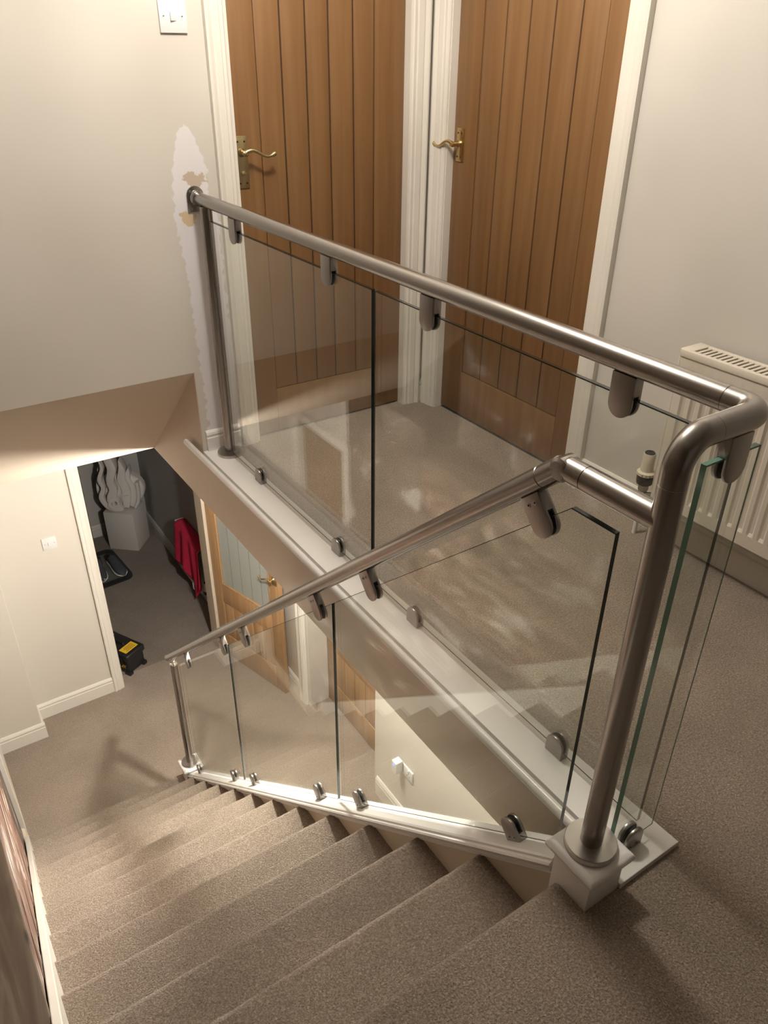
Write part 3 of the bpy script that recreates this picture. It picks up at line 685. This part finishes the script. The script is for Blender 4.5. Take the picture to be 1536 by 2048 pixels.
obj('base_cover', MB().lathe(DISC, (X0, yp, -2.3785), seg=48), 'cover', sbal, smooth=40)
ztop = lambda y: .608 - .8875 * (y - .936)
def slope_pane(ya, yb, first=False):
    top = [(ya, .785), (.739, .785)] if first else [(ya, ztop(ya))]
    pane(sbal, X0, 0, 'x', [(yb, zg(yb)), (ya, zg(ya) if not first else zg(ya))] + top + [(yb, ztop(yb))], 'gedge')
slope_pane(.645, 1.541, True); slope_pane(1.553, 2.456); slope_pane(2.467, 3.285)
# width along slope, thickness across, z toward glass
for y in (.800, 1.345, 1.640, 2.262, 2.525, 3.118):
    pt = rail(y + .045) - PU * (RT - .0015)
    clamp(sbal, pt, (tuple(-SL), (1, 0, 0), tuple(-PU)), True, None, LONG)
for y in (.762, 1.412, 1.692, 2.338, 2.606, 3.216):
    yy = y - .012; pt = Vector((X0, yy, zg(yy) - .016))
    clamp(sbal, pt, (tuple(SL), (1, 0, 0), tuple(PU)), True, None, SHORT)

# ------------------------------------------------------------------ ledge and weathered boards on the stair's left side
dado = thing('timber_ledge', (-.22, 1.8, -.62), 'dark knotted timber ledge over weathered boards on the left of the stairs', 'ledge')
obj('ledge_top', MB().box(-.349, NY + .02, -.455, -.1025, 2.925, -.42), 'rustic', dado, bevel=.004, label='dark knotted timber top')
zt_, k = -.456, 0
while zt_ > -2.1:
    zb_ = zt_ - .142
    ysl = lambda z: NY + (.064 - z) / TS
    ya, yb2 = ysl(zt_), ysl(zb_)
    if ya < 2.9:
        poly = [(ya, zt_), (2.92, zt_), (2.92, max(zb_, line(.064)(2.92)))]
        if yb2 < 2.92: poly.append((yb2, zb_))
        poly = poly if len(poly) > 2 else None
        if poly: obj('plank', MB().prism(poly, XYZ, -.137, -.1048 + .002 * (k % 2)), 'weather', dado, smooth=0)
    zt_ = zb_ - .003; k += 1

# ------------------------------------------------------------------ switches and socket
def switch(fn, label, up=True, w=.088, h=.088, rocker=True):
    root = thing('light_switch', fn(0, 0, -h / 2), label, 'light switch')
    q = MB(); pts = [fn(s, t, z) for z in (-h / 2, h / 2) for (s, t) in ((-w / 2, 0), (w / 2, 0), (w / 2, .008), (-w / 2, .008))]
    obj('plate', q.add(pts, [(0, 3, 2, 1), (4, 5, 6, 7), (0, 1, 5, 4), (1, 2, 6, 5), (2, 3, 7, 6), (3, 0, 4, 7)]), 'plastic', root, bevel=.0015)
    rp = [(-.010, .008), (-.009, .0155), (0, .012), (.0095, .0085), (.010, .008)]
    obj('rocker', MB().prism(rp, lambda u, v, t: fn(u, v, t), -.0115, .0115), 'plastic', root, bevel=.0006)
    ax = Vector(fn(0, 1, 0)) - Vector(fn(0, 0, 0))
    for s in (-.030, .030): obj('screw', MB().lathe([(.0028, .008), (.0028, .0088), (.001, .0082)], fn(s, 0, 0), ax, 12), 'screw', root)
switch(lambda s, t, z: (1.037 + s, YW - t, 1.5065 + z), 'white one-gang light switch on the landing wall beside the left oak door')
switch(lambda s, t, z: (.545 + s, 4.69 - t, -1.345 + z), 'white light switch on the lower hall wall left of the dark doorway')
sx = 1.88
sk = thing('wall_socket', (sx, 2.527, -2.28), 'white double wall socket seen through the stair glass', 'socket')
obj('plate', MB().box(sx - .009, 2.455, -2.272, sx, 2.601, -2.186), 'plastic', sk, bevel=.0015)
for yy in (2.492, 2.564):
    obj('socket_rocker', MB().box(sx - .013, yy - .006, -2.205, sx - .008, yy + .006, -2.191), 'plastic', sk, bevel=.001)
    q = MB().box(sx - .0098, yy - .002, -2.222, sx - .0088, yy + .002, -2.213)
    for s in (-.011, .011): q.box(sx - .0098, yy + s - .003, -2.240, sx - .0088, yy + s + .003, -2.236)
    obj('pin_holes', q, 'slot', sk)
pa = thing('plug_in_adapter', (sx - .04, 2.566, -2.25), 'small white plug-in unit with a blue light, in the double socket', 'plug adapter')
obj('body', MB().box(sx - .062, 2.546, -2.250, sx - .011, 2.594, -2.160), 'plastic', pa, bevel=.006, seg=3)
obj('indicator_light', MB().lathe([(.0075, 0), (.007, .001), (.001, .0014)], (sx - .0622, 2.570, -2.182), (-1, 0, 0), 14), 'led', pa, label='glowing blue light')

# ------------------------------------------------------------------ landing radiator
rd = thing('radiator', (2.0, .6, .16), 'white panel radiator under the landing wall, with slotted top grille', 'radiator')
ry0, ry1, rx0, rx1, rz0, rz1 = -.45, 1.342, 1.948, 2.038, .177, .683
prof = []
y = ry1 - .03; q = MB(); vs = []; fs = []
# front panel with pressed flutes
ys = [(ry1, 0)]
while y > ry0 + .05:
    ys += [(y, 0), (y - .006, .006), (y - .016, .006), (y - .022, 0)]; y -= .0345
ys.append((ry0, 0))
zl = [(rz0, 0), (rz0 + .040, 0), (rz0 + .050, 1), (rz1 - .075, 1), (rz1 - .060, 0), (rz1 - .022, 0)]
for z, a in zl:
    for (yy, d) in ys: vs.append((rx0 + d * a, yy, z))
n = len(ys)
for i in range(len(zl) - 1):
    for k in range(n - 1): fs.append((i * n + k, i * n + k + 1, (i + 1) * n + k + 1, (i + 1) * n + k))
obj('front_panel', MB().add(vs, fs), 'rad', rd, smooth=25)
obj('back_panel', MB().box(2.020, ry0, rz0, rx1, ry1, rz1 - .02).box(rx0 + .008, ry0, rz0, rx0 + .02, ry1, rz1 - .03), 'rad', rd)
obj('end_panel', MB().box(rx0 - .001, ry1 - .002, rz0 + .03, rx1, ry1 + .003, rz1 - .002), 'rad', rd, bevel=.002)
obj('grille_frame', MB().box(rx0 - .004, ry0, rz1 - .022, rx0 + .014, ry1, rz1).box(rx1 - .016, ry0, rz1 - .012, rx1 + .002, ry1, rz1).box(rx0 - .002, ry1 - .035, rz1 - .014, rx1 + .001, ry1 + .004, rz1 + .0012), 'rad', rd, bevel=.003)
obj('grille_well', MB().box(rx0 + .012, ry0, rz1 - .03, rx1 - .014, ry1 - .03, rz1 - .014), 'slot', rd)
me = mesh_of('grille_slat', MB().box(-.033, -.0048, -.006, .033, .0048, 0), 'rad', bevel=.001)
y = ry1 - .045
while y > ry0 + .02:
    o = bpy.data.objects.new('grille_slat', me); COL.objects.link(o); o.parent = rd; o.location = Vector((1.993, y, rz1 - .002)) - rd.location; y -= .0172
obj('wall_bracket', MB().box(rx1 - .002, ry1 - .25, rz0 + .1, XW, ry1 - .21, rz1 - .1).box(rx1 - .002, 0, rz0 + .1, XW, .04, rz1 - .1), 'rad', rd)
tv = thing('radiator_valve', (1.985, 1.402, 0), 'cream and black thermostatic radiator valve at the radiator corner, above its floor pipe', 'radiator valve')
hx, hy = 1.985, 1.402
obj('pipe', MB().tube([(hx, hy, 0), (hx, hy, .150)], .0075, 14), 'white', tv)
obj('valve_body', MB().lathe([(.010, .135), (.014, .140), (.014, .168), (.017, .172), (.017, .190), (.012, .192)], (hx, hy, 0), seg=20).tube([(hx, hy, .152), (hx, 1.342, .175)], .010, 14), 'screw', tv)
obj('collar', MB().lathe([(.018, .190), (.026, .196), (.028, .208), (.028, .222), (.025, .226)], (hx, hy, 0), seg=28), 'black', tv)
kb = obj('knob', MB().lathe([(.026, .226), (.031, .229), (.030, .238), (.0215, .243), (.0200, .262), (.0205, .300), (.0185, .306)], (hx, hy, 0), seg=32), 'cream', tv)
obj('cap', MB().lathe([(.0175, .304), (.0165, .308), (.0145, .310), (.012, .3085)], (hx, hy, 0), seg=28), 'black', tv)
for k, ch in enumerate('4321'):
    an = math.radians(195 + 24 * k); r_ = .0315
    o = text_mesh('numeral', ch, .011, .0002, 'black', kb, 'CENTER')
    o.location = (r_ * math.cos(an), r_ * math.sin(an), .2295); o.rotation_euler = (math.radians(78), 0, an + math.pi / 2)

# ------------------------------------------------------------------ lower hall things
# toolbox
ex = Vector((-.46, .89, 0)).normalized(); ey = Vector((-ex.y, ex.x, 0))        # ex long axis going away, ey towards the front-left face
tb0 = Vector((1.045, 4.85, H))
tf = lambda a, b_, c: tuple(tb0 + ex * a + ey * b_ + Vector((0, 0, c)))
def tbox(a0, a1, b0, b1, c0, c1, mb=None):
    mb = mb or MB(); pts = [tf(a, b_, c) for c in (c0, c1) for (a, b_) in ((a0, b0), (a1, b0), (a1, b1), (a0, b1))]
    return mb.add(pts, [(0, 3, 2, 1), (4, 5, 6, 7), (0, 1, 5, 4), (1, 2, 6, 5), (2, 3, 7, 6), (3, 0, 4, 7)])
tb = thing('toolbox', tuple(tb0 + ex * .2 + ey * .09), 'black plastic toolbox with yellow lid labels, half behind the hall door frame', 'toolbox')
TL, TWd = .40, .185
q = tbox(.012, TL - .012, .012, TWd - .012, .012, .135); obj('body', q, 'black', tb, bevel=.010)
for a in (.0, TL - .05):
    for b2 in (0, TWd - .04): obj('foot', tbox(a, a + .05, b2, b2 + .04, 0, .03), 'black', tb, bevel=.006)
obj('lid', tbox(0, TL, 0, TWd, .135, .192), 'black', tb, bevel=.012, seg=3)
obj('handle', MB().tube([Vector(tf(.12, .0925, .19)), Vector(tf(.125, .0925, .212)), Vector(tf(.275, .0925, .212)), Vector(tf(.28, .0925, .19))], .009, 10), 'black', tb)
for a in (.035, .285):
    lb_ = obj('lid_label', tbox(a, a + .075, .03, .155, .1915, .1935), 'yellow', tb)
    for k in range(4): obj('printed_line', tbox(a + .013 + k * .014, a + .017 + k * .014, .045, .135 - .01 * (k % 2), .1934, .194), 'black', lb_)
obj('latch', tbox(.06, .10, TWd - .006, TWd + .006, .09, .15), 'black', tb, bevel=.003)
obj('latch', tbox(.30, .34, TWd - .006, TWd + .006, .09, .15), 'black', tb, bevel=.003)
o = text_mesh('lettering', 'STANLEY', .042, .0006, 'yellow', tb)
# text reads along -ex (towards the near end), upright, facing ey
rx = -ex; mz = Matrix((rx, Vector((0, 0, 1)), ey)).transposed().to_4x4(); mz.translation = Vector(tf(.212, TWd - .010, .055)) - wloc(tb); o.matrix_local = mz

# plinth
px_, py_ = Vector((-.748, .663, 0)).normalized(), Vector((.663, .748, 0)).normalized()
p0 = Vector((1.501, 6.426, H)); pf = lambda a, b_, c: tuple(p0 + px_ * a + py_ * b_ + Vector((0, 0, c)))
q = MB(); pts = [pf(a, b_, c) for c in (0, .405) for (a, b_) in ((0, 0), (.29, 0), (.29, .27), (0, .27))]
obj('pedestal', q.add(pts, [(0, 3, 2, 1), (4, 5, 6, 7), (0, 1, 5, 4), (1, 2, 6, 5), (2, 3, 7, 6), (3, 0, 4, 7)]), 'plinth', bevel=.003, label='white square pedestal on the floor of the dark room, under the flame sculpture', cat='pedestal')
# flame sculpture: flat-fronted carved tongues in layers around a volute
fdir = Vector((-.45, -.89, 0)).normalized(); fr_ = Vector((.89, -.45, 0)).normalized()
c0 = Vector(pf(.145, .13, .405)); P2 = lambda u, v, t: tuple(c0 + fr_ * ((u - 372) * .00078) + Vector((0, 0, 1)) * ((778 - v) * .00088) + fdir * t)
sculpt = thing('flame_sculpture', tuple(c0), 'pale flame shaped sculpture with a spiral at its base, on the white pedestal', 'sculpture')
def tongue(cl, ws, t0, t1, nm='flame_tongue', sub=6):
    pts = [Vector((a, b_, 0)) for a, b_ in cl]; dense = []; wd = []
    for i in range(len(pts) - 1):
        p_a = pts[max(i - 1, 0)]; p_b = pts[i]; p_c = pts[i + 1]; p_d = pts[min(i + 2, len(pts) - 1)]
        for k in range(sub):
            u = k / sub; dense.append(.5 * ((2 * p_b) + (-p_a + p_c) * u + (2 * p_a - 5 * p_b + 4 * p_c - p_d) * u * u + (-p_a + 3 * p_b - 3 * p_c + p_d) * u ** 3)); wd.append(ws[i] * (1 - u) + ws[i + 1] * u)
    dense.append(pts[-1]); wd.append(ws[-1]); q = MB(); vs = []; fs = []
    for i, c in enumerate(dense):
        t = (dense[min(i + 1, len(dense) - 1)] - dense[max(i - 1, 0)]).normalized(); nrm = Vector((-t.y, t.x, 0)); w = wd[i] / 2
        a_, b_ = c + nrm * w, c - nrm * w
        vs += [P2(a_.x, a_.y, t0), P2(b_.x, b_.y, t0), P2(b_.x, b_.y, t1), P2(a_.x, a_.y, t1)]
    for i in range(len(dense) - 1):
        for k in range(4): fs.append((i * 4 + k, i * 4 + (k + 1) % 4, i * 4 + 4 + (k + 1) % 4, i * 4 + 4 + k))
    e = len(dense) * 4; fs += [(0, 1, 2, 3), (e - 1, e - 2, e - 3, e - 4)]
    return obj(nm, q.add(vs, fs), 'plaster', sculpt, smooth=30, bevel=.002)
n = 26; q = MB(); vs = []; fs = []
for i in range(9):
    a = max(.05, i / 8) * math.pi / 2; rr = math.sin(a); dd = .06 * math.cos(a)
    vs += [P2(392 + 262 * rr * math.cos(2 * math.pi * k / n), 572 + 204 * rr * math.sin(2 * math.pi * k / n), dd - .01) for k in range(n)]
for i in range(8):
    for k in range(n): fs.append((i * n + k, i * n + (k + 1) % n, (i + 1) * n + (k + 1) % n, (i + 1) * n + k))
vs += [P2(392 + 262 * math.cos(2 * math.pi * k / n), 572 + 204 * math.sin(2 * math.pi * k / n), -.08) for k in range(n)]
for k in range(n): fs.append((8 * n + k, 8 * n + (k + 1) % n, 9 * n + (k + 1) % n, 9 * n + k))
fs.append(tuple(9 * n + k for k in range(n))); fs.append(tuple(range(n)))
obj('bowl', q.add(vs, fs), 'plaster', sculpt, smooth=60)
tongue([(235, 735), (165, 660), (130, 560), (138, 450), (165, 360), (167, 292)], [40, 40, 36, 30, 22, 4], -.03, .035)
tongue([(400, 745), (330, 752), (235, 715), (172, 600), (212, 480), (186, 385), (238, 250), (215, 158)], [18, 34, 56, 58, 46, 46, 34, 5], -.02, .105)
tongue([(268, 650), (290, 590), (325, 500), (305, 400), (350, 260), (322, 140), (345, 20), (390, -60)], [80, 100, 86, 78, 96, 84, 60, 4], -.02, .115)
tongue([(430, 745), (445, 640), (455, 520), (425, 410), (448, 300), (430, 188)], [60, 100, 100, 92, 74, 5], -.04, .072)
tongue([(490, 755), (525, 660), (528, 540), (490, 440), (500, 360), (516, 297)], [50, 84, 74, 60, 50, 12], -.05, .045)
tongue([(520, 765), (568, 690), (590, 580), (590, 458)], [26, 36, 38, 36], -.04, .062)
sp_ = []; NSP = 30
for k in range(NSP):
    a = -2.55 + k / (NSP - 1) * 3.3 * math.pi; r_ = 66 * (1 - k / (NSP - 1)) ** .9 + 10
    sp_.append((318 - r_ * math.cos(a + math.pi) * -1.0, 662 - r_ * math.sin(a)))
tongue(sp_, [46 - 30 * k / (NSP - 1) for k in range(NSP)], .0, .122, 'volute', 3)
tongue([(385, 590), (440, 598), (482, 590)], [8, 10, 4], .04, .085, 'flame_tongue')

# boot tray and trainers
tc_ = Vector((1.11, 6.30, H)); tx = Vector((1, .08, 0)).normalized(); ty = Vector((-.08, 1, 0)).normalized()
def rr(w, h, r_, n=6):
    out = []
    for cx, cy, a0 in ((w - r_, h - r_, 0), (-w + r_, h - r_, 90), (-w + r_, -h + r_, 180), (w - r_, -h + r_, 270)):
        out += [(cx + r_ * math.cos(math.radians(a0 + 90 * k / n)), cy + r_ * math.sin(math.radians(a0 + 90 * k / n))) for k in range(n + 1)]
    return out
tfn = lambda u, v, t: tuple(tc_ + tx * u + ty * v + Vector((0, 0, t)))
tray = thing('boot_tray', tuple(tc_), 'black rubber boot tray with rounded corners on the dark room carpet', 'tray')
q = MB(); o_, i_ = rr(.20, .29, .07), rr(.145, .235, .03); n = len(o_)
vs = [tfn(u, v, 0) for u, v in o_] + [tfn(u, v, .016) for u, v in o_] + [tfn(u, v, .016) for u, v in i_] + [tfn(u, v, .006) for u, v in i_]
fs = []
for r0 in range(3):
    for k in range(n): fs.append((r0 * n + k, r0 * n + (k + 1) % n, (r0 + 1) * n + (k + 1) % n, (r0 + 1) * n + k))
obj('rim', q.add(vs, fs), 'black', tray, smooth=30)
obj('liner', MB().prism(i_, tfn, .003, .0065), 'mat_in', tray)
def shoe(loc, ang, label):
    root = thing('trainer', loc, label, 'shoe', 'pair of navy trainers on the boot tray')
    cs = [(0, .030, .005, .060), (.03, .040, .005, .080), (.08, .042, .005, .088), (.13, .044, .005, .076), (.19, .052, .005, .060), (.25, .054, .005, .050), (.295, .046, .005, .040), (.32, .024, .008, .026)]
    R_ = Matrix.Rotation(ang, 4, 'Z')
    def loft(z0f, z1f, wf):
        q = MB(); vs = []; fs = []; m_ = 12
        for (x, w, a, b_) in cs:
            lo, hi = z0f(a, b_), z1f(a, b_)
            for k in range(m_):
                an = 2 * math.pi * k / m_; vs.append((x, w * wf * math.cos(an), (lo + hi) / 2 + (hi - lo) / 2 * math.sin(an) * (1 if math.sin(an) > 0 else 1)))
        for i in range(len(cs) - 1):
            for k in range(m_): fs.append((i * m_ + k, i * m_ + (k + 1) % m_, (i + 1) * m_ + (k + 1) % m_, (i + 1) * m_ + k))
        fs += [tuple(range(m_)), tuple((len(cs) - 1) * m_ + k for k in range(m_ - 1, -1, -1))]
        q.add(vs, fs); q.xf(Matrix.Translation(Vector(loc)) @ R_); return q
    obj('upper', loft(lambda a, b_: .004, lambda a, b_: b_ + .012, .94), 'navy', root, smooth=60)
    obj('sole', loft(lambda a, b_: .0, lambda a, b_: .026, 1.06), 'sole', root, smooth=60, label='white sole')
    q = MB().lathe([(.030, .085), (.034, .0905), (.026, .094)], (.050, 0, 0), seg=14); q.xf(Matrix.Translation(Vector(loc)) @ R_); obj('opening', q, 'rubber', root)
shoe((1.215, 6.395, H + .0125), math.radians(-84), 'navy trainer with white sole on the boot tray, the right-hand one of the pair')
shoe((1.105, 6.40, H + .0125), math.radians(-98), 'navy trainer on the boot tray, the left-hand one of the pair')

# dark-room radiator with red garment
r2 = thing('radiator', (1.72, 5.5, H + .15), 'white radiator on the dark room wall, partly covered by red cloth', 'radiator')
q = MB(); vs = []; fs = []; ys = [(5.72, 0)]; y = 5.69
while y > 5.29: ys += [(y, 0), (y - .006, .005), (y - .018, .005), (y - .024, 0)]; y -= .036
ys.append((5.26, 0)); zl = [(H + .15, 0), (H + .19, 0), (H + .20, 1), (H + .60, 1), (H + .61, 0), (H + .65, 0)]
for z, a in zl:
    for (yy, d) in ys: vs.append((1.675 + d * a, yy, z))
n = len(ys)
for i in range(len(zl) - 1):
    for k in range(n - 1): fs.append((i * n + k, i * n + k + 1, (i + 1) * n + k + 1, (i + 1) * n + k))
obj('front_panel', q.add(vs, fs), 'rad', r2, smooth=25)
obj('back_panel', MB().box(1.683, 5.26, H + .15, 1.690, 5.72, H + .64).box(1.735, 5.26, H + .15, 1.755, 5.72, H + .65).box(1.675, 5.26, H + .645, 1.755, 5.72, H + .657), 'rad', r2)
t2 = thing('radiator_valve', (1.705, 5.195, H), 'white and black radiator valve beside the dark room radiator', 'radiator valve')
obj('pipe', MB().tube([(1.705, 5.195, H), (1.705, 5.195, H + .15)], .0075, 12), 'white', t2)
obj('valve_body', MB().lathe([(.012, .14), (.016, .15), (.016, .18), (.013, .185)], (1.705, 5.195, H), seg=16).tube([(1.705, 5.195, H + .16), (1.705, 5.27, H + .18)], .009, 12), 'screw', t2)
obj('collar', MB().lathe([(.018, .18), (.027, .188), (.028, .215), (.024, .22)], (1.705, 5.195, H), seg=20), 'black', t2)
obj('knob', MB().lathe([(.026, .22), (.030, .225), (.022, .238), (.021, .295), (.018, .300)], (1.705, 5.195, H), seg=20), 'cream', t2)
obj('cap', MB().lathe([(.017, .299), (.015, .305), (.011, .306)], (1.705, 5.195, H), seg=20), 'black', t2)
q = MB(); vs = []; fs = []; NU, NV = 44, 26
def hem(u):                                              # bottom height as the cloth runs along the radiator
    pts = [(0, -2.43), (.26, -2.47), (.36, -2.42), (.50, -2.52), (.64, -2.63), (.74, -2.56), (.86, -2.45), (1, -2.40)]
    for (a, za), (b_, zb) in zip(pts, pts[1:]):
        if u <= b_: return za + (zb - za) * (u - a) / (b_ - a)
    return -2.5
for i in range(NU + 1):
    u = i / NU; yy = 5.66 - .54 * u; zt2 = H + .675
    for j in range(NV + 1):
        v = j / NV
        if v < .25:
            s = v / .25; x = 1.752 - .090 * s; z = zt2 + .010 * math.sin(s * math.pi); 
            if s > .8: z -= .01 * (s - .8) / .2
        else:
            s = (v - .25) / .75; z = (zt2 - .01) * (1 - s) + hem(u) * s
            x = 1.664 - .008 - (.016 + .022 * s) * (math.sin(u * 19 + 1.3 * s) * .5 + .5) - .014 * s * math.sin(u * 7.5)
        vs.append((x, yy + .02 * math.sin(v * 5) * u - .03 * v * (u - .5), z))
for i in range(NU):
    for j in range(NV): a = i * (NV + 1) + j; fs.append((a, a + 1, a + NV + 2, a + NV + 1))
gar = thing('red_fleece', (1.70, 5.43, H + .1), 'deep red fleece draped over the radiator in the dark room', 'cloth')
o = obj('fleece', q.add(vs, fs), 'red', gar, smooth=60)
sm = o.modifiers.new('thick', 'SOLIDIFY'); sm.thickness = .006
obj('care_tag', MB().box(1.628, 5.29, -2.53, 1.630, 5.315, -2.47), 'plastic', gar, label='white care tag')
# door stop on the lower hall floor
ds = thing('door_stop', (1.83, 3.95, H), 'small steel door stop on the skirting behind the glazed oak door', 'door stop')
obj('stem', MB().tube([(1.865, 4.03, H + .04), (1.82, 4.03, H + .04)], .007, 12), 'screw', ds)
obj('buffer', MB().tube([(1.822, 4.03, H + .04), (1.808, 4.03, H + .04)], .012, 12), 'rubber', ds)

# two small hooks high on the dark room wall
for z, yy, lb_ in ((-1.745, 5.747, 'small bright wall hook, the upper of two on the dark room wall'), (-1.851, 5.725, 'small bright wall hook, the lower of two on the dark room wall')):
    hk = thing('wall_hook', (1.75, yy, z - .01), lb_, 'hook', 'small hooks on the dark room wall')
    obj('stem', MB().tube([(1.756, yy, z), (1.742, yy, z), (1.738, yy, z + .006)], .003, 8), 'bright', hk)
    obj('plate', MB().lathe([(.006, 0), (.006, .002), (.004, .003)], (1.755, yy, z), (-1, 0, 0), 12), 'bright', hk)
